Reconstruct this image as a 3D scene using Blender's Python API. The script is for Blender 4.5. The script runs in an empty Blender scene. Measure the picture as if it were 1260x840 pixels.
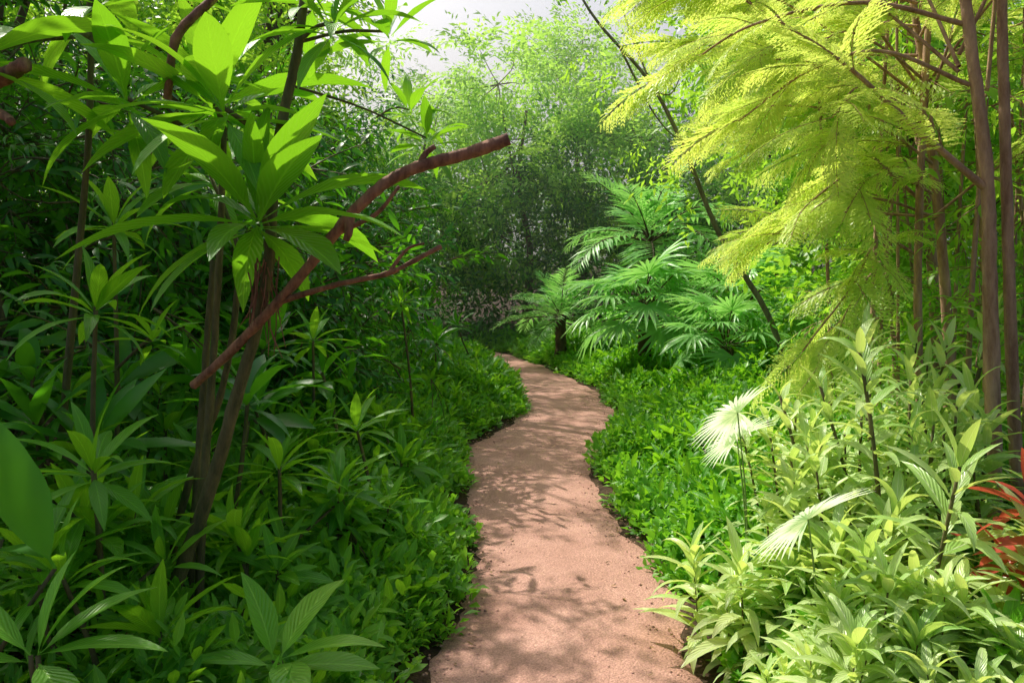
import bpy, math, numpy as np
from mathutils import Vector
rng = np.random.default_rng(7)
S = bpy.context.scene
S.view_settings.view_transform = 'Standard'
S.view_settings.look = 'None'
S.view_settings.exposure = 0
SUN = np.array([-.45, .46, .77]); SUN = SUN/np.linalg.norm(SUN)

# ---------------------------------------------------------------- materials
def new_mat(name):
    m = bpy.data.materials.new(name); m.use_nodes = True
    nt = m.node_tree; nt.nodes.clear()
    return m, nt, nt.nodes, nt.links

def leaf_mat(name, dark, light, trans, rough=0.38, tamt=0.35, veins=0, spec=0.5):
    m, nt, N, L = new_mat(name)
    out = N.new('ShaderNodeOutputMaterial'); mix = N.new('ShaderNodeMixShader')
    p = N.new('ShaderNodeBsdfPrincipled'); t = N.new('ShaderNodeBsdfTranslucent')
    at = N.new('ShaderNodeAttribute'); at.attribute_name = 'var'
    cr = N.new('ShaderNodeMix'); cr.data_type = 'RGBA'
    cr.inputs['A'].default_value = (*dark, 1); cr.inputs['B'].default_value = (*light, 1)
    L.new(at.outputs['Fac'], cr.inputs['Factor'])
    col = cr.outputs['Result']
    if veins:
        uv = N.new('ShaderNodeUVMap'); uv.uv_map = 'UVMap'
        sx = N.new('ShaderNodeSeparateXYZ'); L.new(uv.outputs[0], sx.inputs[0])
        a = N.new('ShaderNodeMath'); a.operation = 'SUBTRACT'; L.new(sx.outputs[0], a.inputs[0]); a.inputs[1].default_value = .5
        b = N.new('ShaderNodeMath'); b.operation = 'ABSOLUTE'; L.new(a.outputs[0], b.inputs[0])
        rib = N.new('ShaderNodeMapRange'); L.new(b.outputs[0], rib.inputs['Value'])
        rib.inputs['From Min'].default_value = .0; rib.inputs['From Max'].default_value = .05
        rib.inputs['To Min'].default_value = 1; rib.inputs['To Max'].default_value = 0
        c = N.new('ShaderNodeMath'); c.operation = 'MULTIPLY_ADD'; L.new(b.outputs[0], c.inputs[0]); c.inputs[1].default_value = -.55
        L.new(sx.outputs[1], c.inputs[2])
        d = N.new('ShaderNodeMath'); d.operation = 'MULTIPLY'; L.new(c.outputs[0], d.inputs[0]); d.inputs[1].default_value = veins * 6.283
        e = N.new('ShaderNodeMath'); e.operation = 'SINE'; L.new(d.outputs[0], e.inputs[0])
        g = N.new('ShaderNodeMix'); g.data_type = 'RGBA'
        L.new(col, g.inputs['A'])
        g.inputs['B'].default_value = (min(1, light[0]*1.8+.03), min(1, light[1]*1.5+.03), light[2]*1.6+.02, 1)
        rs = N.new('ShaderNodeMath'); rs.operation = 'MULTIPLY'; L.new(rib.outputs[0], rs.inputs[0]); rs.inputs[1].default_value = .7
        L.new(rs.outputs[0], g.inputs['Factor']); col = g.outputs['Result']
        bm = N.new('ShaderNodeBump'); bm.inputs['Strength'].default_value = .35; bm.inputs['Distance'].default_value = .004
        sm = N.new('ShaderNodeMath'); sm.operation = 'ADD'
        L.new(e.outputs[0], sm.inputs[0]); L.new(rib.outputs[0], sm.inputs[1])
        L.new(sm.outputs[0], bm.inputs['Height']); L.new(bm.outputs[0], p.inputs['Normal'])
    L.new(col, p.inputs['Base Color'])
    p.inputs['Roughness'].default_value = rough
    p.inputs['Specular IOR Level'].default_value = spec
    tm = N.new('ShaderNodeMix'); tm.data_type = 'RGBA'
    tm.inputs['A'].default_value = (trans[0]*.6, trans[1]*.75, trans[2]*.6, 1); tm.inputs['B'].default_value = (*trans, 1)
    L.new(at.outputs['Fac'], tm.inputs['Factor']); L.new(tm.outputs['Result'], t.inputs['Color'])
    mix.inputs[0].default_value = tamt
    L.new(p.outputs[0], mix.inputs[1]); L.new(t.outputs[0], mix.inputs[2]); L.new(mix.outputs[0], out.inputs[0])
    return m

def bark_mat(name, c1, c2, scale=18, stretch=.25):
    m, nt, N, L = new_mat(name)
    out = N.new('ShaderNodeOutputMaterial'); p = N.new('ShaderNodeBsdfPrincipled')
    g = N.new('ShaderNodeNewGeometry'); mp = N.new('ShaderNodeMapping'); mp.inputs['Scale'].default_value = (1, 1, stretch)
    L.new(g.outputs['Position'], mp.inputs['Vector'])
    n = N.new('ShaderNodeTexNoise'); n.inputs['Scale'].default_value = scale; n.inputs['Detail'].default_value = 8
    n.inputs['Roughness'].default_value = .7
    L.new(mp.outputs[0], n.inputs['Vector'])
    r = N.new('ShaderNodeValToRGB'); r.color_ramp.elements[0].position = .35; r.color_ramp.elements[1].position = .68
    r.color_ramp.elements[0].color = (*c1, 1); r.color_ramp.elements[1].color = (*c2, 1)
    L.new(n.outputs['Fac'], r.inputs[0]); L.new(r.outputs[0], p.inputs['Base Color'])
    b = N.new('ShaderNodeBump'); b.inputs['Strength'].default_value = .9; b.inputs['Distance'].default_value = .02
    L.new(n.outputs['Fac'], b.inputs['Height']); L.new(b.outputs[0], p.inputs['Normal'])
    p.inputs['Roughness'].default_value = .8
    L.new(p.outputs[0], out.inputs[0]); return m

def ground_mat(name, cols, scale, bump=.02, speck=140):
    m, nt, N, L = new_mat(name)
    out = N.new('ShaderNodeOutputMaterial'); p = N.new('ShaderNodeBsdfPrincipled')
    g = N.new('ShaderNodeNewGeometry')
    n = N.new('ShaderNodeTexNoise'); n.inputs['Scale'].default_value = scale; n.inputs['Detail'].default_value = 6
    n2 = N.new('ShaderNodeTexNoise'); n2.inputs['Scale'].default_value = speck; n2.inputs['Detail'].default_value = 4
    v = N.new('ShaderNodeTexVoronoi'); v.inputs['Scale'].default_value = speck * .55
    for q in (n, n2, v): L.new(g.outputs['Position'], q.inputs['Vector'])
    r = N.new('ShaderNodeValToRGB'); r.color_ramp.elements[0].position = .3; r.color_ramp.elements[1].position = .7
    r.color_ramp.elements[0].color = (*cols[0], 1); r.color_ramp.elements[1].color = (*cols[1], 1)
    L.new(n.outputs['Fac'], r.inputs[0])
    r2 = N.new('ShaderNodeValToRGB'); r2.color_ramp.elements[0].position = .3; r2.color_ramp.elements[1].position = .72
    r2.color_ramp.elements[0].color = (.68, .64, .62, 1); r2.color_ramp.elements[1].color = (1.22, 1.22, 1.22, 1)
    L.new(n2.outputs['Fac'], r2.inputs[0])
    mx = N.new('ShaderNodeMix'); mx.data_type = 'RGBA'; mx.blend_type = 'MULTIPLY'; mx.inputs['Factor'].default_value = 1
    L.new(r.outputs[0], mx.inputs['A']); L.new(r2.outputs[0], mx.inputs['B'])
    mx2 = N.new('ShaderNodeMix'); mx2.data_type = 'RGBA'; mx2.blend_type = 'OVERLAY'; mx2.inputs['Factor'].default_value = .15
    bw = N.new('ShaderNodeRGBToBW'); L.new(v.outputs['Color'], bw.inputs[0])
    L.new(mx.outputs['Result'], mx2.inputs['A']); L.new(bw.outputs[0], mx2.inputs['B'])
    L.new(mx2.outputs['Result'], p.inputs['Base Color'])
    ad = N.new('ShaderNodeMath'); ad.operation = 'SUBTRACT'; L.new(n2.outputs['Fac'], ad.inputs[0]); L.new(v.outputs['Distance'], ad.inputs[1])
    b = N.new('ShaderNodeBump'); b.inputs['Strength'].default_value = .6; b.inputs['Distance'].default_value = bump
    L.new(ad.outputs[0], b.inputs['Height']); L.new(b.outputs[0], p.inputs['Normal'])
    p.inputs['Roughness'].default_value = .92; p.inputs['Specular IOR Level'].default_value = .2
    L.new(p.outputs[0], out.inputs[0]); return m

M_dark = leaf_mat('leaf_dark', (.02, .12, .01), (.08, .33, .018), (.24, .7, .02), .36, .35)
M_deep_shade = leaf_mat('leaf_deep_shade', (.015, .08, .015), (.06, .24, .03), (.14, .45, .04), .45, .35)  # darkened leaf colour stands in for the deep shade of the background
M_mid = leaf_mat('leaf_mid', (.045, .23, .01), (.19, .52, .025), (.46, .88, .03), .38, .4, 12)
M_lush = leaf_mat('leaf_lush', (.10, .38, .02), (.3, .66, .08), (.5, .9, .05), .34, .4, 12)
M_sunlit = leaf_mat('leaf_sunlit', (.22, .52, .05), (.84, .96, .48), (.9, 1., .22), .3, .42, 10)  # near-white light end puts blown sun highlights into the leaf colour
M_cover = leaf_mat('leaf_groundcover', (.06, .25, .015), (.24, .55, .035), (.42, .85, .04), .45, .38)
M_feather = leaf_mat('leaf_feathery', (.46, .7, .08), (.84, .95, .24), (.96, 1., .22), .4, .55)
M_canopy = leaf_mat('leaf_canopy', (.12, .34, .025), (.34, .62, .05), (.68, 1., .08), .4, .5)
M_far_hazed = leaf_mat('leaf_far_hazed', (.14, .38, .05), (.42, .68, .10), (.68, 1., .14), .5, .5)  # paler than leaf_canopy: distant haze and brightness put into the colour
M_palm = leaf_mat('leaf_palm', (.16, .44, .11), (.44, .78, .28), (.5, .9, .2), .35, .4)
M_red = leaf_mat('leaf_red', (.35, .03, .03), (.7, .14, .08), (.9, .15, .08), .35, .4)
M_fan_sunlit = leaf_mat('leaf_fan_sunlit', (.7, .84, .55), (.9, .96, .74), (.98, 1, .8), .35, .6)  # near-white colour imitates sun glare on overexposed fronds
M_litter = leaf_mat('leaf_litter', (.14, .07, .03), (.36, .22, .08), (.4, .2, .05), .6, .2)
M_barkred = bark_mat('bark_red', (.13, .05, .03), (.5, .23, .13), 22)
M_bark = bark_mat('bark_brown', (.045, .03, .018), (.17, .11, .06), 14)
M_stem = bark_mat('bark_green', (.06, .065, .018), (.2, .16, .06), 25)
M_petiole = bark_mat('petiole_green', (.14, .26, .05), (.3, .45, .12), 25)
M_grey = bark_mat('bark_grey', (.12, .10, .05), (.32, .28, .16), 14)
M_cane = bark_mat('bark_cane', (.24, .12, .065), (.58, .36, .23), 16)
M_path = ground_mat('path_gravel', ((.46, .255, .20), (.63, .37, .30)), 2.2, .008)
M_soil = ground_mat('soil', ((.04, .025, .015), (.11, .07, .04)), 3.0, .03, 60)

# ---------------------------------------------------------------- mesh tools
class MB:
    def __init__(s): s.V=[];s.F=[];s.U=[];s.A=[];s.M=[];s.n=0
    def add(s, v, f, u, a, m):
        s.V.append(v); s.F.append(f + s.n); s.U.append(u); s.A.append(a); s.M.append(np.full(len(f), m, int) if np.isscalar(m) else m); s.n += len(v)
    def proto(s):
        return dict(v=np.concatenate(s.V), f=np.concatenate(s.F), u=np.concatenate(s.U), a=np.concatenate(s.A), m=np.concatenate(s.M))
    def inst(s, p, R, T, sc, var=None):
        K = len(T)
        if K == 0: return
        sc = np.broadcast_to(np.asarray(sc, float), (K,))
        v = np.einsum('kij,nj->kni', R, p['v']) * sc[:, None, None] + T[:, None, :]
        n = len(p['v'])
        f = p['f'][None] + (np.arange(K) * n)[:, None, None]
        if var is None: var = rng.uniform(0, 1, K)
        a = p['a'][None] * .55 + var[:, None] * .45
        s.add(v.reshape(-1, 3), f.reshape(-1, 4), np.tile(p['u'], (K, 1)), a.reshape(-1), np.tile(p['m'], K))
    def build(s, name, mats, loc=None):
        p = s.proto(); v = p['v']; 
        if loc is not None: v = v - np.array(loc)
        me = bpy.data.meshes.new(name)
        me.vertices.add(len(v)); me.vertices.foreach_set('co', v.astype(np.float32).ravel())
        nf = len(p['f']); me.loops.add(nf*4); me.polygons.add(nf)
        me.loops.foreach_set('vertex_index', p['f'].astype(np.int32).ravel())
        me.polygons.foreach_set('loop_start', np.arange(0, nf*4, 4, dtype=np.int32))
        me.polygons.foreach_set('loop_total', np.full(nf, 4, np.int32))
        me.polygons.foreach_set('material_index', p['m'].astype(np.int32))
        me.polygons.foreach_set('use_smooth', np.ones(nf, bool))
        uvl = me.uv_layers.new(name='UVMap')
        uvl.data.foreach_set('uv', p['u'][p['f'].ravel()].astype(np.float32).ravel())
        at = me.attributes.new('var', 'FLOAT', 'POINT'); at.data.foreach_set('value', p['a'].astype(np.float32))
        me.update(calc_edges=True)
        for m in mats: me.materials.append(m)
        o = bpy.data.objects.new(name, me); S.collection.objects.link(o)
        if loc is not None: o.location = loc
        return o

def nrm(a): return a / (np.linalg.norm(a, axis=-1, keepdims=True) + 1e-9)
def frames(d, up=None, roll=None):
    d = nrm(np.atleast_2d(np.asarray(d, float)))
    if up is None: up = np.tile([0., 0, 1], (len(d), 1))
    up = np.broadcast_to(up, d.shape)
    up = up + 1e-3 * rng.normal(size=d.shape)
    x = nrm(np.cross(d, up)); z = np.cross(x, d)
    if roll is not None:
        c, s_ = np.cos(roll)[:, None], np.sin(roll)[:, None]
        x, z = x*c + z*s_, z*c - x*s_
    return np.stack([x, d, z], axis=2)

def leaf(L=1., W=.25, seg=6, droop=.6, fold=.25, a=.8, b=.9, twist=0., wave=0., stalk=0.):
    t = np.linspace(0, 1, seg+1)
    ang = -droop * t**1.3
    dy = np.cos(ang); dz = np.sin(ang)
    y = np.concatenate([[0], np.cumsum((dy[1:]+dy[:-1])/2)]) * L/seg
    z = np.concatenate([[0], np.cumsum((dz[1:]+dz[:-1])/2)]) * L/seg
    tt = np.clip((t-stalk)/(1-stalk), 0, 1)
    w = np.sin(np.pi * np.clip(tt, 0, 1)**a)**b * W/2
    w = np.maximum(w, W*.035); w[-1] = W*.01
    cols = np.array([-1, 0, 1.])
    X = cols[None]*w[:, None]*np.cos(twist*t)[:, None]
    wv = wave*W*np.sin(t*17)[:, None]*np.abs(cols)[None]*np.sign(cols)[None]
    nx = -np.sin(ang)[:, None]; nz = np.cos(ang)[:, None]
    lift = np.abs(cols)[None]*w[:, None]*fold + wv*(w/W*2)[:, None] + cols[None]*w[:, None]*np.sin(twist*t)[:, None]
    V = np.stack([X, y[:, None]+nx*lift, z[:, None]+nz*lift], -1).reshape(-1, 3)
    U = np.stack([np.broadcast_to(.5+cols*.5, X.shape), np.broadcast_to(t[:, None], X.shape)], -1).reshape(-1, 2)
    F = []
    for i in range(seg):
        for j in range(2):
            q = i*3+j; F.append([q, q+1, q+4, q+3])
    return dict(v=V, f=np.array(F), u=U, a=np.zeros(len(V)), m=np.zeros(len(F), int))

def kite(W=.3, bend=.12):
    V = np.array([[0, 0, 0], [W/2, .42, -.02], [0, 1, -bend], [-W/2, .42, -.02]], float)
    return dict(v=V, f=np.array([[0, 1, 2, 3]]), u=np.array([[.5, 0], [1, .5], [.5, 1], [0, .5]]), a=np.zeros(4), m=np.zeros(1, int))

def add_leaves(mb, protos, D, T, sc, up=None, roll=None, mat=0):
    R = frames(D, up, roll); idx = rng.integers(0, len(protos), len(T)); sc = np.broadcast_to(sc, (len(T),))
    for i, p in enumerate(protos):
        k = idx == i
        if not k.any(): continue
        q = dict(p); q['m'] = np.full(len(p['f']), mat)
        n = len(q['v']); K = k.sum()
        v = np.einsum('kij,nj->kni', R[k], q['v'])*sc[k][:, None, None] + T[k][:, None, :]
        f = q['f'][None] + (np.arange(K)*n)[:, None, None]
        a = np.repeat(rng.uniform(0, 1, K), n)
        mb.add(v.reshape(-1, 3), f.reshape(-1, 4), np.tile(q['u'], (K, 1)), a, np.tile(q['m'], K))

def spline(pts, n):
    pts = np.asarray(pts, float); 
    if len(pts) < 3: 
        t = np.linspace(0, 1, n)[:, None]; return pts[0]*(1-t)+pts[-1]*t
    P = np.vstack([2*pts[0]-pts[1], pts, 2*pts[-1]-pts[-2]]); m = len(pts)-1
    u = np.linspace(0, m, n); i = np.minimum(u.astype(int), m-1); t = (u-i)[:, None]
    a, b, c, d = P[i], P[i+1], P[i+2], P[i+3]
    return .5*((2*b)+(-a+c)*t+(2*a-5*b+4*c-d)*t**2+(-a+3*b-3*c+d)*t**3)

def tube(mb, pts, r0, r1, sides=8, n=None, mat=1, rough=.08, cap=True, var=.5):
    n = n or max(4, len(pts)*5)
    c = spline(pts, n); d = nrm(np.gradient(c, axis=0))
    ref = np.array([.31, .83, .2]) if abs(d[0][1]) < .8 else np.array([1., 0, .1])
    x = nrm(np.cross(d, ref)); y = np.cross(d, x)
    r = np.linspace(r0, r1, n)[:, None]*(1+rough*rng.normal(size=(n, sides)))
    th = np.arange(sides)*2*np.pi/sides
    V = c[:, None]+r[..., None]*(x[:, None]*np.cos(th)[None, :, None]+y[:, None]*np.sin(th)[None, :, None])
    V = V.reshape(-1, 3); F = []
    i = np.arange(n-1)[:, None]*sides; j = np.arange(sides)[None]; k = (j+1) % sides
    F = np.stack([i+j, i+k, i+k+sides, i+j+sides], -1).reshape(-1, 4)
    if cap and sides % 2 == 0:
        e = (n-1)*sides
        for q in range(1, sides//2):
            F = np.vstack([F, [[e+q-1, e+q, e+sides-1-q, e+sides-q if q > 1 else e+sides-1]]]) if q > 1 else np.vstack([F, [[e, e+1, e+sides-2, e+sides-1]]])
    U = np.zeros((len(V), 2)); U[:, 0] = .2; U[:, 1] = 0
    mb.add(V, F, U, np.full(len(V), var), mat)

def sph(n): return nrm(rng.normal(size=(n, 3)))

# ---------------------------------------------------------------- path geometry
PY = np.array([-8, -2, 1.5, 3.2, 3.65, 4.24, 4.75, 5.4, 6.27, 7.47, 8.25, 9.2, 10.45, 12.06, 14.25, 16.5, 18.4, 21, 25, 34])
PL = np.array([-.65, -.55, -.4, -.34, -.32, -.28, -.27, -.29, -.38, -.55, -.36, -.05, .14, .10, -.15, -.62, -1.15, -2.8, -6.5, -17])
PR = np.array([.5, .55, .74, .82, .84, .87, .85, .75, .66, .80, 1.03, 1.22, 1.36, 1.28, .95, .42, -.1, -1.5, -4.9, -15])
def edges(y):
    return np.interp(y, PY, PL), np.interp(y, PY, PR)
def dist(x, y):
    l, r = edges(y)
    return np.where(x < (l+r)/2, l-x, x-r)
def gh(x, y):
    d = np.clip(dist(x, y), 0, None)
    return .12*(1-np.exp(-d*1.2)) + .06*np.sin(x*.9+1)*np.cos(y*.7)*np.clip(d, 0, 1)*.8 + np.where(x > 0, .02, .05)*np.clip(d-1, 0, 6)

u = np.linspace(-1, 1, 261); gx = 9*u + 171*np.sign(u)*np.abs(u)**4
gy = 12*u + 10 + 170*np.sign(u)*np.abs(u)**4
X, Y = np.meshgrid(gx, gy, indexing='ij'); Z = gh(X, Y) - .006
V = np.stack([X, Y, Z], -1).reshape(-1, 3); n = len(u)
i = np.arange(n-1)[:, None]*n; j = np.arange(n-1)[None]
F = np.stack([i+j, i+j+n, i+j+n+1, i+j+1], -1).reshape(-1, 4)
g = MB(); g.add(V, F, V[:, :2], np.zeros(len(V)), 0); g.build('ground', [M_soil])
ys = np.arange(-8, 34, .06); l, r = edges(ys)
k = np.ones(9)/9; 
l = np.convolve(np.pad(l, 4, 'edge'), k, 'valid'); r = np.convolve(np.pad(r, 4, 'edge'), k, 'valid')
l = l + .02*np.sin(ys*7)+.03*np.sin(ys*2.9+1)+.012*rng.normal(size=len(ys)); r = r + .02*np.sin(ys*8+2)+.03*np.sin(ys*3.3)+.012*rng.normal(size=len(ys))
w = np.linspace(0, 1, 15)[None]
X = l[:, None]*(1-w)+r[:, None]*w; Yy = np.repeat(ys[:, None], 15, 1)
Z = .006+.012*np.sin(np.pi*w)+.004*np.sin(X*6)*np.cos(Yy*3); Z[:, 0] = -.02; Z[:, -1] = -.02
V = np.stack([X, Yy, Z], -1).reshape(-1, 3); i = np.arange(len(ys)-1)[:, None]*15; j = np.arange(14)[None]
F = np.stack([i+j, i+j+1, i+j+16, i+j+15], -1).reshape(-1, 4)
g = MB(); g.add(V, F, V[:, :2], np.zeros(len(V)), 0); g.build('footpath', [M_path])

# ---------------------------------------------------------------- plant prototypes
def rosette(n=14, L=.28, W=.07, seg=6, e0=75, e1=-10, droop=.7, spread=.05, a=.75, fold=.25, stem=0., stalk=.06, matl=0, mats=1):
    mb = MB(); ga = 2.39996; lp = [leaf(1, W/L*f, seg, droop*g_, fold, a, .9, tw, .02, stalk) for f, g_, tw in ((1, 1, 0), (.85, 1.35, .3), (1.1, .7, -.25))]
    i = np.arange(n); t = i/(n-1)
    az = i*ga+rng.uniform(-.25, .25, n)+rng.uniform(0, 6); el = np.radians(e0+(e1-e0)*t**.8+rng.uniform(-9, 9, n))
    D = np.stack([np.cos(az)*np.cos(el), np.sin(az)*np.cos(el), np.sin(el)], 1)
    T = np.stack([np.cos(az)*.008, np.sin(az)*.008, -spread*t], 1)
    sc = L*(.62+.5*np.sin(np.pi*(.15+.7*t)))*rng.uniform(.85, 1.12, n)
    add_leaves(mb, lp, D, T, sc, mat=matl)
    if stem > 0:
        tube(mb, [[0, 0, 0], [rng.uniform(-.04, .04), rng.uniform(-.04, .04), -stem*.5], [rng.uniform(-.06, .06), rng.uniform(-.06, .06), -stem]], .007, .011, 4, n=5, mat=mats, cap=False)
    return mb.proto()

def stalkplant(h=.9, n=34, L=.3, W=.045, matl=0, lo=.25):
    mb = MB(); lp = [leaf(1, W/L*f, 6, dr, .3, .7, .8, tw, .0, .02) for f, dr, tw in ((1, .8, .2), (.9, 1.2, -.3), (1.1, .5, 0), (1, 1.6, .2))]
    ln = rng.uniform(-.12, .12, 2); i = np.arange(n); t = lo+(1-lo)*(i/(n-1))**.8
    c = lambda q: np.stack([ln[0]*q**2, ln[1]*q**2, h*q], -1)
    tube(mb, c(np.linspace(0, 1, 6)), .010, .006, 6, n=10, mat=1)
    az = i*2.39996+rng.uniform(-.3, .3, n); el = np.radians(15+60*((t-lo)/(1-lo))**2.5+rng.uniform(-12, 12, n))
    D = np.stack([np.cos(az)*np.cos(el), np.sin(az)*np.cos(el), np.sin(el)], 1)
    sc = L*(1.05-.4*((t-lo)/(1-lo))**2)*rng.uniform(.8, 1.15, n)
    add_leaves(mb, lp, D, c(t), sc, mat=matl)
    return mb.proto()

def tuft(n=16, L=.07, W=.04, R=.08, seg=2):
    mb = MB(); lp = [leaf(1, W/L, seg, d, .3, .85, 1) for d in (.3, .8)]
    D = sph(n); D[:, 2] = np.abs(D[:, 2])*.7+.05; D = nrm(D)
    T = nrm(sph(n)*[1, 1, .6])*R*rng.uniform(.2, 1, (n, 1)); D = nrm(D*.6+nrm(T)*.6+[0, 0, .1])
    add_leaves(mb, lp, D, T, L*rng.uniform(.6, 1.2, n))
    return mb.proto()

def spray(n=22, ll=.2, ww=.075, seg=2, droop=.5, kites=False):
    mb = MB(); lp = [kite(ww/ll), kite(ww/ll*.85, .25)] if kites else [leaf(1, ww/ll, seg, droop, .2, .85, 1), leaf(1, ww/ll*.8, seg, droop*2, .2, .85, 1)]
    T = []; D = []
    for b in range(3):
        a = rng.uniform(-.9, .9); bd = nrm(np.array([np.sin(a), np.cos(a), rng.uniform(-.35, .25)])); m = n//3
        q = np.linspace(.12, 1, m)[:, None]*rng.uniform(.7, 1.)
        pos = bd*q - np.array([0, 0, .25])*q**2
        side = np.where(np.arange(m) % 2, 1, -1)[:, None]*np.cross(bd, [0, 0, 1])
        T.append(pos); D.append(side*.8+bd*.7+rng.normal(size=(m, 3))*.28+[0, 0, -.15])
        if not kites: tube(mb, [[0, 0, 0], bd*.5-[0, 0, .06], bd*.9-[0, 0, .2]], .012, .004, 3, n=4, mat=1, cap=False)
    T = np.concatenate(T); D = nrm(np.concatenate(D))
    add_leaves(mb, lp, D, T, ll*rng.uniform(.7, 1.2, len(T)))
    return mb.proto()

def featherfrond(npair=16, pl=.25):
    mb = MB(); t = np.linspace(.08, 1, npair)
    y = t - .08*t**2; z = -.26*t**2.2; bx = rng.uniform(-.15, .15)*t**2
    c = np.stack([bx, y, z], 1); tube(mb, np.vstack([[0, 0, 0], c[::4], c[-1]]), .006, .002, 3, n=6, mat=1, cap=False)
    lp = [kite(.34, .15), kite(.28, .05)]
    T = []; D = []; sc = []
    tan = nrm(np.gradient(c, axis=0))
    for k in range(npair):
        ln = pl*np.sin(np.pi*(.12+.82*t[k]))**.7*rng.uniform(.8, 1.1)
        for s_ in (-1, 1):
            pd = nrm(np.array([s_*1., 0, 0])+tan[k]*.75+[0, 0, -.15+rng.uniform(-.15, .12)])
            m = 7; q = np.linspace(.1, 1, m)
            for mm in range(m):
                pos = c[k]+pd*ln*q[mm]-np.array([0, 0, .25*ln*q[mm]**2])
                ls = ln*.28*(1-.5*q[mm])
                for s2 in (-1, 1):
                    side = np.cross(pd, [0, 0, 1.])*s2
                    T.append(pos); D.append(side*.5+pd*.9+[0, 0, -.08]); sc.append(ls)
    add_leaves(mb, lp, np.array(D)+rng.normal(size=(len(D), 3))*.12, np.array(T), np.array(sc)*1.45)
    return mb.proto()

def palmfrond(npair=24, ll=.36, arch=1.2, vee=.35, w=.03):
    mb = MB(); t = np.linspace(0, 1, 24); ang = .0-arch*t**1.4
    y = np.concatenate([[0], np.cumsum(np.cos(ang[1:]))])/24; z = np.concatenate([[0], np.cumsum(np.sin(ang[1:]))])/24
    c = np.stack([0*t, y, z], 1); tube(mb, c[::4], .012, .004, 4, n=10, mat=1, cap=False)
    tq = np.linspace(.14, 1, npair); pos = np.stack([np.interp(tq, t, c[:, k]) for k in range(3)], 1)
    aq = np.interp(tq, t, ang); tan = np.stack([0*tq, np.cos(aq), np.sin(aq)], 1); nn = np.stack([0*tq, -np.sin(aq), np.cos(aq)], 1)
    lp = [leaf(1, w/ll*1.4, 2, .5, .3, .6, .8), leaf(1, w/ll*1.4, 2, .9, .3, .6, .8)]
    for s_ in (-1, 1):
        D = np.array([s_, 0, 0])+tan*(.55+.6*tq[:, None]**2)+nn*vee+rng.normal(size=(npair, 3))*.09
        add_leaves(mb, lp, D, pos, ll*np.sin(np.pi*(.2+.72*tq))**.8, up=nn)
    return mb.proto()

def fanfrond(pet=.5, R=.5, n=22, drop=.9):
    """petiole with a round pleated blade of stiff radiating segments"""
    mb = MB(); e_ = np.array([0, pet, -.04]); tube(mb, [[0, 0, 0], [0, pet*.5, .02], e_], .010, .006, 4, n=6, mat=1, cap=False)
    a = np.linspace(-2.25, 2.25, n); fw = np.array([0, math.cos(drop*.5), -math.sin(drop*.5)])
    D = fw[None]*np.cos(a)[:, None]+np.array([[1., 0, 0]])*np.sin(a)[:, None]+rng.normal(size=(n, 3))*.03
    add_leaves(mb, [leaf(1, .1, 3, .45, .5, .55, .6), leaf(1, .1, 3, .8, .5, .55, .6)], D, np.tile(e_, (n, 1)), R*(1-.12*np.abs(a)/2.25)*rng.uniform(.92, 1.06, n), up=np.array([0, math.sin(drop*.5), math.cos(drop*.5)]))
    return mb.proto()

ROS = [rosette(rng.integers(12, 17), .25, .055, 5, 80, rng.uniform(-25, 0), rng.uniform(.5, .9), stem=.45) for _ in range(5)]
ROSW = [rosette(rng.integers(9, 13), .27, .08, 5, 70, rng.uniform(-15, 5), rng.uniform(.5, .9), stem=.4, a=.9) for _ in range(3)]
TUF = [tuft(16, .065, .036, .09) for _ in range(5)]
TUFN = [tuft(16, .09, .03, .1, 3) for _ in range(3)]
SPR = [spray(rng.integers(20, 28), .22, .085, kites=True) for _ in range(6)]
SPRL = [spray(18, .34, .09, 3, .7) for _ in range(4)]
FEA = [featherfrond() for _ in range(5)]
PAL = [palmfrond(arch=a_, vee=v_) for a_, v_ in ((.9, .35), (1.3, .2), (.6, .5))]
FAN = [fanfrond(.5, .5, 22, d_) for d_ in (.7, 1.1, 1.5)]

def scatter(mb, protos, T, sc, D=None, tilt=.25, up=None, roll=None, var=None):
    K = len(T)
    if D is None:
        az = rng.uniform(0, 2*np.pi, K); y = np.stack([np.cos(az), np.sin(az), rng.normal(size=K)*tilt], 1)
        upv = np.stack([rng.normal(size=K)*tilt, rng.normal(size=K)*tilt, np.ones(K)], 1); R = frames(y, upv)
    else: R = frames(D, up, roll)
    idx = rng.integers(0, len(protos), K); sc = np.broadcast_to(sc, (K,))
    if var is None: var = rng.uniform(0, 1, K)
    for i, p in enumerate(protos):
        k = idx == i
        if k.any(): mb.inst(p, R[k], T[k], sc[k], var[k])

# ---------------------------------------------------------------- ground cover both sides
def cover(name, side, n, y0, y1, dmax, hmax, protos, mat, scl, dens_pow=1.3, d0=0.):
    mb = MB(); y = y0+(y1-y0)*rng.uniform(0, 1, n)**dens_pow; d = d0+dmax*rng.uniform(0, 1, n)**1.15
    l, r = edges(y); jit = .05*np.sin(y*5.3)+.07*np.sin(y*2.1+side)
    x = np.where(side < 0, l-d+jit-.04, r+d+jit+.04)
    bump = .75+.35*np.sin(x*3.1+y*1.3)*np.cos(y*2.3-x)+.2*np.sin(y*5+x*4)
    H = hmax*(1-np.exp(-(d+.04)*3.2))*bump
    z = gh(x, y)+H*(1-rng.uniform(0, 1, n)**2.2*.8)
    s_ = scl*rng.uniform(.7, 1.3, n)*(.8+y*.045)
    scatter(mb, protos, np.stack([x, y, z], 1), s_, tilt=.4)
    mb.build(name, [mat, M_stem])
cover('groundcover_plants', -1, 7500, 2.0, 20, 2.4, .42, TUF, M_cover, 1.)
cover('groundcover_plants', 1, 8500, 2.2, 20, 3.4, .40, TUF, M_cover, 1.)
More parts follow.
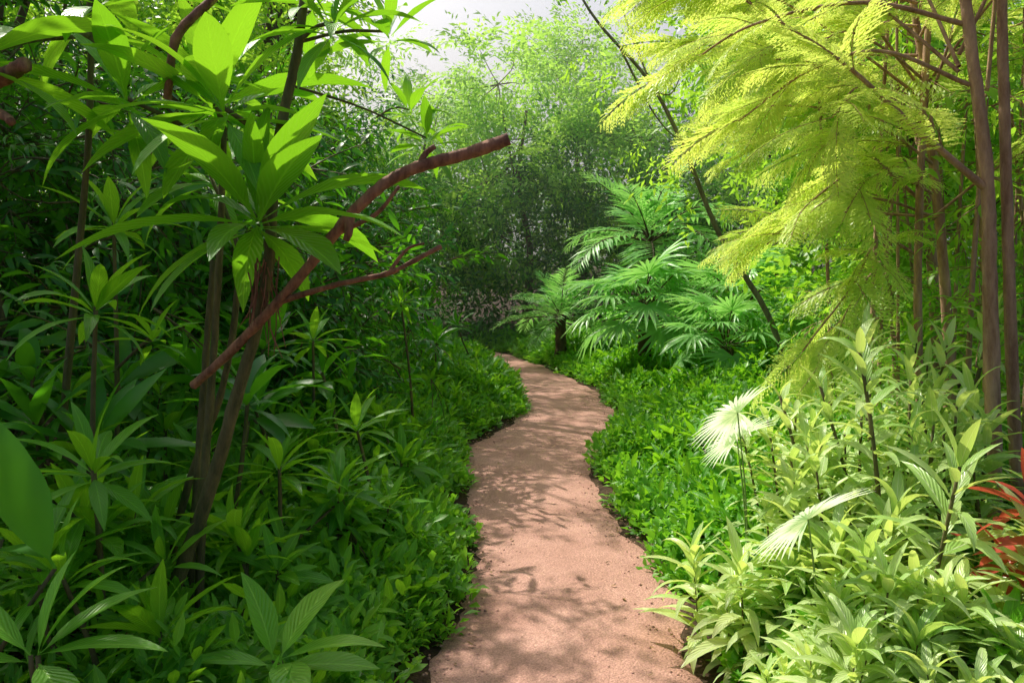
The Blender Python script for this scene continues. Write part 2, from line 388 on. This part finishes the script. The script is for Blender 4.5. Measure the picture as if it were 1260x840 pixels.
cover('leafy_border_plants', -1, 1300, 2.2, 13, 2.2, .55, TUFN, M_mid, 1.15, d0=.12)
cover('leafy_border_plants', 1, 900, 4., 16, 2.6, .5, TUFN, M_mid, 1.1, d0=.15)

mb = MB(); n = 260; y = rng.uniform(1.5, 16, n); l, r = edges(y)
e = rng.uniform(0, 1, n); q = np.where(e < .5, e**2*1.2, 1-(1-e)**2*1.2); x = l+(r-l)*q
add_leaves(mb, [leaf(1, .4, 3, .6, .3), leaf(1, .3, 3, -.6, .3)], np.stack([rng.normal(size=n), rng.normal(size=n), rng.normal(size=n)*.1], 1),
           np.stack([x, y, np.full(n, .024)], 1), rng.uniform(.02, .045, n))
mb.build('fallen_leaves', [M_litter])
mb = MB(); n = 1500
th = np.arange(6)*np.pi/3
pv = np.concatenate([np.stack([np.cos(th), np.sin(th), 0*th-.3], 1), np.stack([np.cos(th)*.75, np.sin(th)*.75, 0*th+.45], 1), [[0, 0, .6]]])
pf = [[i, (i+1) % 6, (i+1) % 6+6, i+6] for i in range(6)]+[[6, 7, 8, 12], [8, 9, 10, 12], [10, 11, 6, 12]]
pp = dict(v=pv, f=np.array(pf), u=pv[:, :2], a=np.zeros(13), m=np.zeros(9, int))
y = rng.uniform(2, 11, n); l, r = edges(y); e = rng.uniform(0, 1, n); q = np.where(e < .5, e**1.6*1.5, 1-(1-e)**1.6*1.5)
x = l+(r-l)*q+rng.normal(size=n)*.03
scatter(mb, [pp], np.stack([x, y, np.full(n, .014)], 1), rng.uniform(.003, .009, n), tilt=.1)
mb.build('path_pebbles', [M_path])

# ---------------------------------------------------------------- left understory shrubs
mb = MB(); n = 150
y = 2.3+6.5*rng.uniform(0, 1, n)**1.1; d = .35+3.2*rng.uniform(0, 1, n)**.9; l, r = edges(y); x = l-d
z = gh(x, y)+.26+.38*np.clip(d, 0, 1.8)*rng.uniform(.5, 1.1, n)
scatter(mb, ROS, np.stack([x, y, z], 1), rng.uniform(.75, 1.25, n), tilt=.22)
mb.build('rosette_shrub', [M_mid, M_stem])
mb = MB(); n = 100
y = 3.2+9*rng.uniform(0, 1, n); d = .9+5*rng.uniform(0, 1, n); l, r = edges(y); x = l-d
z = gh(x, y)+.5+.5*np.clip(d, 0, 3)*rng.uniform(.4, 1., n)
scatter(mb, ROS+ROSW, np.stack([x, y, z], 1), rng.uniform(.9, 1.5, n), tilt=.25)
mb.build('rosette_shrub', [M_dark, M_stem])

for (x, y, z, s_) in [(-1.62, 3.1, 1.52, 1.15), (-1.42, 2.7, .98, 1.1), (-1.05, 3.6, .78, 1.1), (-.85, 3.9, .62, 1.05), (-.9, 4.6, .78, 1.1), (-1.9, 3.8, 1.9, 1.2), (-.95, 6.8, 1.45, .9), (-1.3, 5.2, 1.25, 1.1)]:
    mb = MB(); scatter(mb, [rosette(15, .27, .055, 7, 80, -20, .7)], np.array([[x, y, z]]), s_, tilt=.12)
    b = [x+rng.uniform(-.12, .12), y+rng.uniform(-.1, .2)]
    tube(mb, [[b[0], b[1], gh(np.array(b[0]), np.array(b[1]))], [(x+b[0])/2+.03, y, z*.55], [x, y, z]], .014, .008, 8)
    for k in range(2):
        q = rng.uniform(.45, .8); o = np.array([x, y, z*q])+rng.normal(size=3)*[.13, .13, .03]; m_ = np.array([x, y, z*q-.15])
        tube(mb, [m_, o], .009, .006, 6, n=4); scatter(mb, [rosette(10, .22, .045, 6, 70, -10, .7)], o[None], s_*.85, tilt=.3)
    mb.build('whorled_shrub', [M_mid, M_stem], loc=(b[0], b[1], 0))

# ---------------------------------------------------------------- left foreground frangipani-like tree with broken branch
mb = MB()
main = [[-1.42, 3.05, 0], [-1.33, 3.0, .3], [-1.14, 2.95, .78], [-1.0, 2.9, 1.2], [-.88, 2.85, 1.6], [-.83, 2.8, 2.05], [-.75, 2.8, 2.45], [-.72, 2.85, 2.9]]
tube(mb, main, .03, .014, 10, n=60, mat=1, rough=.05)
for st in ([[-1.25, 3.15, 0], [-1.2, 3.1, .8], [-1.15, 3.1, 1.5], [-1.12, 3.1, 2.2]], [[-1.32, 3.2, 0], [-1.26, 3.2, .9], [-1.2, 3.2, 1.7]],
           [[-1.5, 3.3, 0], [-1.36, 3.3, .7], [-1.16, 3.2, 1.2], [-1.05, 3.1, 1.7]], [[-2.0, 3.4, 0], [-1.9, 3.4, 1.2], [-1.75, 3.3, 2.3], [-1.7, 3.2, 3.2]]):
    tube(mb, st, .018, .012, 8, n=30, mat=1)
heads = [([-.86, 2.8, 1.8], [-.85, 2.66, 1.83], .5, 20, .012), ([-.83, 2.8, 2.05], [-.98, 2.7, 2.2], .45, 13, .012), ([-.75, 2.8, 2.45], [-.62, 2.75, 2.5], .28, 13, .009),
         ([-.75, 2.8, 2.45], [-.45, 2.9, 2.52], .26, 12, .007), ([-.72, 2.85, 2.6], [-.72, 2.85, 2.62], .26, 12, .01), ([-1.12, 3.1, 2.2], [-1.15, 3.05, 2.3], .5, 13, .012),
         ([-1.12, 3.1, 2.1], [-1.45, 3.0, 2.3], .48, 12, .012), ([-1.7, 3.2, 3.1], [-1.65, 3.2, 2.75], .5, 12, .012), ([-1.05, 3.1, 1.7], [-1.25, 3.3, 2.05], .4, 10, .01),
         ([-1.7, 3.2, 2.6], [-1.9, 2.8, 2.4], .5, 11, .012), ([-.78, 2.8, 2.3], [-.32, 3.0, 2.15], .19, 13, .005), ([-.5, 2.95, 2.22], [-.4, 3.1, 2.28], .18, 12, .004)]
for a_, b_, L_, n_, tr in heads:
    a_, b_ = np.array(a_), np.array(b_)
    tube(mb, [a_, (a_+b_)/2+[0, 0, .02], b_], tr, tr*.7, 8, n=8, mat=1)
    scatter(mb, [rosette(n_, L_, L_*.22, 9, 82, -25, .7, a=.9, stalk=.08)], b_[None], 1., tilt=.1)
for k in range(26):
    p0 = np.array([-.88, 2.82, 1.62])+rng.normal(size=3)*[.02, .02, .05]; e_ = p0+[rng.normal()*.035, rng.normal()*.03, -rng.uniform(.1, .26)]
    tube(mb, [p0, (p0+e_)/2+rng.normal(size=3)*.01, e_], .003, .0015, 3, n=5, mat=2, cap=False)
mb.build('frangipani_tree', [M_mid, M_stem, M_barkred], loc=(-1.42, 3.05, 0))

mb = MB()
br = [[-1.2, 3.0, 1.22], [-1.02, 2.9, 1.36], [-.83, 2.8, 1.53], [-.68, 2.78, 1.7], [-.54, 2.75, 1.86], [-.42, 2.75, 1.96], [-.31, 2.75, 2.01], [-.16, 2.75, 2.05], [-.01, 2.75, 2.1]]
tube(mb, br, .016, .023, 12, n=60, rough=.07, mat=1)
tube(mb, [[-.32, 2.75, 2.005], [-.30, 2.75, 2.05], [-.265, 2.74, 2.075]], .014, .009, 8, n=6)
tube(mb, [[-.56, 2.75, 1.84], [-.56, 2.73, 1.78], [-.57, 2.73, 1.75]], .018, .012, 8, n=6)
tube(mb, [[-.82, 2.8, 1.54], [-.6, 2.74, 1.6], [-.42, 2.72, 1.64], [-.24, 2.7, 1.73]], .011, .008, 8, n=24, rough=.1)
tube(mb, [[-.42, 2.72, 1.64], [-.36, 2.72, 1.72], [-.3, 2.72, 1.74]], .007, .004, 6, n=8)
tube(mb, [[-.6, 2.77, 1.78], [-.46, 2.7, 1.84], [-.38, 2.68, 1.93]], .009, .006, 8, n=14)
mb.build('bare_branch', [M_dark, M_barkred], loc=(-1.2, 3., 1.22))
mb = MB()
tube(mb, [[-2.1, 2.9, 2.2], [-1.8, 2.8, 2.32], [-1.68, 2.75, 2.36]], .03, .026, 10, n=20, rough=.1)
tube(mb, [[-1.95, 2.85, 2.27], [-1.75, 2.75, 2.18], [-1.7, 2.7, 2.15]], .02, .014, 8, n=12, rough=.1)
tube(mb, [[-1.3, 3.0, 2.3], [-1.22, 2.9, 2.5], [-1.08, 2.9, 2.65], [-1.0, 2.9, 2.8]], .016, .018, 8, n=20, rough=.1)
mb.build('bare_branch', [M_dark, M_barkred], loc=(-2.1, 2.9, 2.2))

def bigleaf(name, base, specs, mat):
    mb = MB()
    for (p, d, L_, W_, dr) in specs:
        lp = leaf(L_, W_, 14, dr, .18, .85, .85, rng.uniform(-.2, .2), .012, .08)
        q = dict(lp); q['a'] = np.full(len(lp['v']), rng.uniform(.3, .9))
        mb.inst(q, frames([d]), np.array([p], float), 1., np.array([.6]))
        tube(mb, [base, (np.array(base)+p)/2+[.02, 0, .05], p], .01, .006, 6, n=8)
    return mb.build(name, [mat, M_stem], loc=base)
bigleaf('elephant_ear_plant', (-1.75, 2.3, .1), [((-1.32, 2.3, .78), (-.5, .05, .75), .5, .2, -.35), ((-1.6, 2.5, .8), (-.9, -.1, .6), .5, .2, .5), ((-1.65, 2.4, .75), (.5, -.2, .3), .35, .13, .7)], M_dark)
b = (-1.3, 2.15, .12)
bigleaf('broadleaf_plant', b, [((-1.28, 2.15, .6), (.1, .1, .8), .28, .1, .4), ((-1.28, 2.15, .6), (.8, -.1, .25), .38, .1, .5), ((-1.3, 2.15, .6), (-.6, 0, .6), .35, .1, .5),
     ((-1.28, 2.15, .6), (.5, .4, .45), .33, .1, .6), ((-1.28, 2.15, .58), (.5, -.5, .0), .35, .1, .4), ((-1.3, 2.15, .58), (-.5, -.4, .3), .3, .1, .6), ((-1.28, 2.15, .6), (.35, .1, .7), .32, .1, .7)], M_lush)
b = (-.66, 2.45, .1)
bigleaf('broadleaf_plant', b, [((-.7, 2.4, .47), (.75, -.1, .35), .34, .12, .6), ((-.72, 2.4, .47), (-.2, .1, .8), .28, .11, .5), ((-.7, 2.4, .47), (.3, .3, .7), .3, .12, .8),
     ((-.7, 2.4, .46), (.3, -.6, .2), .32, .11, .6), ((-.72, 2.4, .45), (-.8, -.2, .3), .3, .11, .6), ((-.7, 2.4, .45), (.9, .1, .05), .3, .11, .3)], M_lush)

# ---------------------------------------------------------------- right bright shrubs
spots = [(1.5, 3.5, 1.25, 8), (1.25, 3.45, .95, 7), (1.62, 3.2, .9, 7), (2.0, 3.5, 1.0, 7), (1.9, 3.9, 1.4, 8), (1.02, 3.2, .48, 9), (1.08, 2.75, .42, 8), (1.45, 2.7, .5, 8), (1.3, 3.0, .62, 8), (1.75, 2.75, .65, 7), (2.3, 3.2, 1.0, 7), (1.55, 4.2, 1.0, 7), (2.3, 4.4, 1.3, 7), (1.25, 2.45, .38, 6), (2.0, 3.0, .8, 7), (1.6, 2.4, .42, 6)]
for (x, y, h, n) in spots:
    mb = MB(); 
    px = x+rng.normal(size=n)*.13; py = y+rng.normal(size=n)*.14
    z = gh(px, py)
    hh = h*rng.uniform(.55, 1.05, n)
    pr = [stalkplant(1.0, int(rng.integers(28, 38)), .35/max(h, .5)*.95, .066/max(h, .5), lo=.12) for _ in range(3)]
    scatter(mb, pr, np.stack([px, py, z], 1), hh, tilt=.1)
    mb.build('spiral_ginger_shrub', [M_sunlit, M_stem], loc=(x, y, 0))
mb = MB(); n = 80; y = rng.uniform(2.6, 6.5, n); l, r = edges(y); x = r+.3+2.4*rng.uniform(0, 1, n)
scatter(mb, ROS, np.stack([x, y, gh(x, y)+rng.uniform(.12, .45, n)], 1), rng.uniform(.6, .95, n)); mb.build('rosette_shrub', [M_mid, M_stem])
def fan(name, c, d, R):
    mb = MB(); n = 28; lp = [leaf(1, .085, 4, .3, .3, .5, .6)]
    a = np.linspace(-2.1, 2.1, n); d = nrm(np.array(d, float)); nv = nrm(np.array([-.35, .62, .7])); d = nrm(d-nv*np.dot(d, nv)); s_ = nrm(np.cross(d, nv))
    D = d[None]*np.cos(a)[:, None]+s_[None]*np.sin(a)[:, None]
    add_leaves(mb, lp, D, np.tile(np.array(c, float), (n, 1)), R*rng.uniform(.9, 1.05, n), up=nv)
    g0 = [c[0]+.1, c[1]+.15, 0.05]; tube(mb, [g0, [c[0]+.06, c[1]+.08, c[2]*.6], c], .005, .003, 6)
    mb.build(name, [M_fan_sunlit, M_petiole], loc=g0)
fan('fan_palm_shrub', (1.06, 2.85, .76), (-.7, -.3, .2), .25)
fan('fan_palm_shrub', (1.02, 3.6, 1.02), (-.9, .1, .0), .26)
fan('fan_palm_shrub', (1.1, 3.9, .85), (-.5, -.5, .2), .22)
mb = MB(); scatter(mb, [rosette(13, .26, .06, 7, 75, -30, .9)], np.array([[1.84, 2.8, .82], [1.8, 2.9, .6], [1.88, 2.7, .68]]), 1., tilt=.2)
tube(mb, [[1.93, 2.95, 0], [1.9, 2.9, .4], [1.84, 2.8, .82]], .014, .009, 8); mb.build('red_cordyline', [M_red, M_stem], loc=(1.93, 2.95, 0))

# ---------------------------------------------------------------- right feathery trees
def feathertree(name, stems, branches, nper, sc, loc):
    mb = MB()
    for st, r0, r1 in stems: tube(mb, st, r0, r1, 10, n=50, rough=.05, mat=1)
    T = []; D = []
    for b_, r0 in branches:
        tube(mb, b_, r0, .004, 6, n=22, rough=.05, mat=1)
        c = spline(b_, 60); tg = nrm(np.gradient(c, axis=0)); k = rng.integers(10, 60, nper)
        s_ = np.where(rng.uniform(size=nper) < .5, -1, 1)[:, None]*nrm(np.cross(tg[k], [0, 0, 1.]))
        T.append(c[k]); D.append(nrm(s_*rng.uniform(.3, 1, (nper, 1))+tg[k]*.8+rng.normal(size=(nper, 3))*[.3, .3, .15]+[-.15, -.1, .12]))
    T = np.concatenate(T); D = np.concatenate(D)
    scatter(mb, FEA, T, sc*rng.uniform(.6, 1.2, len(T)), D=D, roll=rng.normal(size=len(T))*.4)
    mb.build(name, [M_feather, M_cane], loc=loc)
def rb(o, n, R, up=(.2, 1.), lat=(-1, .3)):
    out = []
    for _ in range(n):
        o_ = np.array(o)+[0, 0, rng.uniform(-.8, .6)]; d = np.array([rng.uniform(*lat), rng.uniform(-.7, .7), rng.uniform(*up)*.7]); L_ = R*rng.uniform(.7, 1.1)/np.linalg.norm(d)
        e_ = o_+d*L_; out.append(([o_, o_+d*L_*.4+[0, 0, .12], o_+d*L_*.75+[0, 0, .12], e_-[0, 0, .08]], .011))
    return out
feathertree('feathery_tree',
    [([[2.42, 4.0, 0], [2.42, 4.0, .6], [2.4, 4.0, 1.6], [2.38, 4.0, 2.2], [2.28, 4.0, 3.0], [2.2, 4.1, 4.2]], .042, .025),
     ([[2.6, 4.05, 0], [2.55, 4.05, 1.0], [2.48, 4.0, 2.2], [2.46, 4.0, 3.2], [2.6, 4.2, 4.2]], .033, .02)],
    [([[2.38, 4.0, 2.08], [1.95, 3.95, 2.42], [1.6, 3.9, 2.7], [1.14, 3.9, 2.99]], .02),
     ([[2.3, 4, 2.9], [1.8, 4.1, 3.05], [1.3, 4.3, 3.0], [.95, 4.4, 2.8]], .014),
     ([[2.3, 4, 2.6], [1.9, 4.1, 2.8], [1.6, 4.3, 2.75], [1.25, 4.4, 2.5]], .012)] + rb([2.3, 4.1, 3.1], 6, 1.2), 9, .5, (2.42, 4, 0))
feathertree('feathery_tree',
    [([[3.1, 5.6, 0], [3.05, 5.6, 1.5], [2.9, 5.6, 3], [2.7, 5.6, 4.4]], .045, .02), ([[2.75, 5.3, 0], [2.7, 5.3, 1.5], [2.8, 5.4, 3], [2.9, 5.4, 4.2]], .03, .02)],
    rb([2.8, 5.5, 3.3], 15, 1.8, (-.1, .8)) + rb([2.9, 5.5, 2.6], 7, 1.4, (-.2, .5)) + [([[2.8, 5.5, 2.2], [2.4, 5.3, 2.4], [2.0, 5.1, 2.2], [1.6, 5.0, 1.85]], .014), ([[2.8, 5.5, 1.8], [2.4, 5.2, 1.9], [2.1, 4.9, 1.6], [1.75, 4.8, 1.2]], .012), ([[2.8, 5.5, 1.6], [2.4, 5.2, 1.7], [2.1, 4.9, 1.5], [1.9, 4.8, 1.2]], .012)], 12, .55, (3.1, 5.6, 0))
feathertree('feathery_tree',
    [([[4.2, 7.8, 0], [4.1, 7.8, 2], [3.9, 7.8, 4], [3.6, 7.8, 5.6]], .06, .025)],
    rb([3.9, 7.8, 3.4], 12, 2.3, (-.2, .9)) + rb([3.8, 7.8, 4.6], 10, 2.5, (0, .9)), 15, .75, (4.2, 7.8, 0))
mb = MB()
for k in range(20):
    x = rng.uniform(2.6, 4.6); y = rng.uniform(4.6, 7.5); h = rng.uniform(3, 5.5); lx = rng.uniform(-.4, .4)
    tube(mb, [[x, y, 0], [x+lx*.2, y, h*.4], [x+lx, y, h]], rng.uniform(.012, .028), .01, 6, n=14, rough=.03)
    n = 16; t = rng.uniform(.15, 1, n)[:, None]; T = np.array([x, y, 0])*(1-t)+np.array([x+lx, y, h])*t
    D = sph(n)*[1, 1, .4]; scatter(mb, SPRL, T, rng.uniform(.3, .5, n), D=nrm(D))
mb.build('bamboo_clump', [M_canopy, M_cane], loc=(3.2, 5.5, 0))

# ---------------------------------------------------------------- palms
def palm(c, h, n, L_, kind=PAL, name='palm_tree', mat=M_palm):
    mb = MB(); x, y = c; top = np.array([x, y, h])
    tube(mb, [[x, y, 0], [x, y, h*.5], top], .12, .09, 12, n=24, rough=.13)
    az = np.arange(n)*2.39996; el = np.radians(80-95*(np.arange(n)/n)**.9+rng.uniform(-6, 6, n))
    D = np.stack([np.cos(az)*np.cos(el), np.sin(az)*np.cos(el), np.sin(el)], 1)
    scatter(mb, kind, np.tile(top, (n, 1))+D*.05, L_*rng.uniform(.8, 1.1, n), D=D)
    mb.build(name, [mat, M_bark], loc=(x, y, 0))
palm((2.0, 12), 1.1, 24, 1.45, FAN, 'fan_palm')
palm((.95, 15.5), .95, 22, 1.3)
palm((2.8, 10.4), .8, 18, 1.05, FAN, 'fan_palm')
palm((2.7, 15.5), 2.4, 20, 2.0)
palm((3.6, 12.5), 1.2, 18, 1.4, FAN, 'fan_palm')

# ---------------------------------------------------------------- trees
def tree(name, trunk, r0, blobs, sprays, sc, mat, protos=SPR, bark=M_bark, sig=.36):
    mb = MB(); trunk = np.array(trunk, float); tube(mb, trunk, r0, r0*.3, 12, n=40, rough=.05, mat=1)
    cc = spline(trunk, 50)
    for B in blobs:
        c = np.array(B[0], float); R = np.array(B[1], float); ns = B[2] if len(B) > 2 else sprays; sg = B[3] if len(B) > 3 else sig
        pr = B[4] if len(B) > 4 else protos
        st = cc[rng.integers(24, 48)]; tube(mb, [st, (st+c)/2+[0, 0, -.25], c], r0*.38, r0*.12, 6, n=14, mat=1)
        m = max(5, int(ns/(18 if len(B) < 4 else 5))); cen = c+sph(m)*R*rng.uniform(.3, 1, (m, 1))**.6
        for q in cen[:14]: tube(mb, [c, (c+q)/2+rng.normal(size=3)*.12, q], r0*.13, .008, 4, n=6, mat=1, cap=False)
        T = cen[rng.integers(0, m, ns)]+rng.normal(size=(ns, 3))*sg*[1, 1, .6]
        D = nrm(nrm(T-c)*.7+sph(ns)*.6+[0, 0, -.15])
        scatter(mb, pr, T, sc*rng.uniform(.7, 1.3, ns), D=D, roll=rng.normal(size=ns)*.5)
    mb.build(name, [mat, bark], loc=tuple(trunk[0]))

tree('canopy_tree', [[-4.8, 7.0, 0], [-4.7, 7.0, 2.2], [-4.5, 6.9, 3.8], [-4.3, 6.8, 5.6]], .14, [((-4.9, 6.6, 5.9), (1.1, 1.3, .5)), ((-2.85, 6.6, 4.7), (.75, 1.25, .15), 20, .10, SPRL), ((-4.7, 8.4, 6.2), (1.3, 1.3, .6)), ((-6.4, 6.2, 5.4), (1.5, 1.8, 1)), ((-3.4, 9.8, 6.2), (1.1, 1.6, .3), 58, .15), ((-6.0, 8.2, 5.4), (1.4, 1.4, 1.))], 150, .6, M_canopy)  # limbs mostly out of view, clumped and placed to dapple and shade the path
tree('canopy_tree', [[-5.5, 3.8, 0], [-5.4, 4, 2.5], [-5.1, 4.2, 4.5], [-4.6, 4.6, 5.6]], .15, [((-4.5, 4.9, 5.4), (1.2, 1.0, .5)), ((-6.4, 3.8, 5.0), (1.6, 1.8, 1))], 150, .6, M_canopy)
tree('canopy_tree', [[-4.2, 13, 0], [-4.1, 13, 4], [-3.8, 13, 6.5], [-3.4, 12.9, 8.2]], .2, [((-3.2, 13.3, 8.9), (1.2, 1.5, .5), 80), ((-5.0, 14.0, 8.6), (1.6, 1.6, .8))], 120, .7, M_canopy)  # crown above the view, added to shade the right groundcover
tree('canopy_tree', [[-5.0, 11, 0], [-4.8, 11, 3], [-4.5, 11, 5], [-4.4, 11, 6]], .18, [((-4.6, 11.6, 6.0), (1.2, 1.5, .9)), ((-6.2, 11.8, 6.2), (1.8, 1.8, 1.3)), ((-5.2, 10.4, 4.2), (1.6, 1.4, 1))], 190, .62, M_canopy)
tree('canopy_tree', [[-5.6, 16, 0], [-5.3, 16, 3], [-4.8, 16, 6], [-4.2, 16, 8]], .22, [((-4.3, 16, 7.0), (1.5, 2, 1.4)), ((-6.6, 16.4, 7.2), (2, 2, 1.6)), ((-4.6, 15, 4.6), (1.4, 1.5, 1.2))], 220, .72, M_canopy)
for (x, y, h) in [(-3.0, 4.6, 2.6), (-2.6, 6.2, 3.0), (-3.8, 5.6, 3.6), (-2.9, 8.2, 3.6), (-2.2, 9.2, 2.4), (-3.0, 11, 3.8), (-2.1, 7.2, 1.9), (-4.2, 7.5, 4.4), (-3.0, 13.5, 4.4), (-2.4, 16, 3.6)]:
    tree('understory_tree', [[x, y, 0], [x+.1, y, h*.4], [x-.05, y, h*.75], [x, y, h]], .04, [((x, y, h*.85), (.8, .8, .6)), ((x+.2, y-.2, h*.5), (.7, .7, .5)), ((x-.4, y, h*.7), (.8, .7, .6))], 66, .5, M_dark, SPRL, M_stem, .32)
tree('leaning_tree', [[3.5, 9.6, 0], [3.1, 9.6, 1.2], [2.5, 9.6, 2.2], [2.05, 9.6, 3.3], [1.65, 9.7, 4.1], [1.0, 9.8, 4.9], [.5, 10, 5.9]], .04, [((1.2, 10.8, 6.6), (1.2, .9, .4)), ((3.3, 11, 5.2), (1.2, 1.1, .6)), ((2.3, 10.4, 4.6), (.7, .6, .3)), ((2.3, 9.8, 3.2), (.4, .4, .5), 24)], 60, .5, M_canopy, bark=M_grey)
for (x, y, h, w) in [(.3, 22, 8.0, 1.9), (3.8, 22, 7.6, 1.8), (2.2, 26, 10.4, 2.2), (6.5, 20, 10, 2.6), (6, 14, 7.5, 2), (5.6, 11, 6.5, 1.6), (-2.6, 24, 8.4, 1.9), (-6.5, 23, 12, 3), (-10, 17, 11, 3), (10, 25, 13, 3.2), (9, 12, 9, 2.6), (-9, 10, 8, 2.6)]:
    bl = [((x+rng.uniform(-.5, .5)*w, y+rng.uniform(-.6, .6)*w, h*q), (w*s_, w*s_, h*.13)) for q, s_ in ((.36, .75), (.55, 1), (.72, 1), (.88, .6))]
    tree('forest_tree', [[x, y, 0], [x+.2, y, h*.3], [x-.1, y, h*.55], [x+.1, y, h*.8]], .12, bl, 180, .85, M_far_hazed if y > 18 else M_canopy, sig=.45)
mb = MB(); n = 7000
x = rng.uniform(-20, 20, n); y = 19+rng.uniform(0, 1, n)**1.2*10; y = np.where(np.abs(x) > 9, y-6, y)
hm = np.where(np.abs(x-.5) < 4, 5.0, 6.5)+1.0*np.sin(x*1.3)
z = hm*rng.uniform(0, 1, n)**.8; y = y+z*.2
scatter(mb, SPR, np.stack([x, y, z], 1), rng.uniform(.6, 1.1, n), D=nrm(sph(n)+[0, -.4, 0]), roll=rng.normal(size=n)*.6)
mb.build('background_foliage', [M_deep_shade, M_bark])
mb = MB(); n = 1500; x = rng.uniform(2.8, 8, n); y = rng.uniform(7, 18, n); x = x+(y-7)*.1; z = 1.6*rng.uniform(0, 1, n)
x = np.where(rng.uniform(size=n) < .4, -x-.2, x)
scatter(mb, SPR, np.stack([x, y, z+.1], 1), rng.uniform(.5, .9, n), D=nrm(sph(n)+[0, -.3, .2])); mb.build('undergrowth', [M_mid, M_bark])

# ---------------------------------------------------------------- haze volumes among and behind the distant trees
def haze(loc, scale, dens, g_, col):
    bpy.ops.mesh.primitive_cube_add(size=1, location=loc); mo = bpy.context.object; mo.name = 'haze_volume'; mo.scale = scale
    m, nt, N, L = new_mat('haze_volume'); out = N.new('ShaderNodeOutputMaterial'); vs = N.new('ShaderNodeVolumeScatter')
    vs.inputs['Color'].default_value = (*col, 1); vs.inputs['Density'].default_value = dens; vs.inputs['Anisotropy'].default_value = g_
    L.new(vs.outputs[0], out.inputs['Volume']); mo.data.materials.append(m)
haze((0, 22, 6.5), (60, 16, 13.2), .008, .55, (.95, 1, .86))
haze((0, 61, 13.5), (160, 60, 20), .026, .55, (1, 1, .97))  # volume added behind the trees to whiten the sky gap

# ---------------------------------------------------------------- light, sky, camera
sd = SUN
ld = bpy.data.lights.new('sun', 'SUN'); ld.energy = 5; ld.angle = math.radians(.5); ld.color = (1, .95, .84)
lo = bpy.data.objects.new('sun', ld); S.collection.objects.link(lo)
lo.rotation_euler = Vector(sd).to_track_quat('Z', 'Y').to_euler(); lo.location = (-10, 8, 20)
W = bpy.data.worlds.new('World'); S.world = W; W.use_nodes = True; nt = W.node_tree; nt.nodes.clear()
o = nt.nodes.new('ShaderNodeOutputWorld'); bg = nt.nodes.new('ShaderNodeBackground'); sk = nt.nodes.new('ShaderNodeTexSky')
sk.sky_type = 'NISHITA'; sk.sun_disc = False; sk.sun_elevation = math.asin(sd[2]); sk.sun_rotation = math.atan2(sd[0], sd[1])
sk.dust_density = 5; sk.air_density = 1.
bg.inputs[1].default_value = .15
nt.links.new(sk.outputs[0], bg.inputs[0]); nt.links.new(bg.outputs[0], o.inputs[0])
cd = bpy.data.cameras.new('camera'); cd.lens = 28; cd.sensor_width = 36; cd.shift_y = -.0556; cd.clip_end = 600; cd.clip_start = .05
co = bpy.data.objects.new('camera', cd); S.collection.objects.link(co); co.location = (0, 0, 1.6); co.rotation_euler = (math.radians(90), 0, 0); S.camera = co
print('faces', sum(len(m.polygons) for m in bpy.data.meshes))
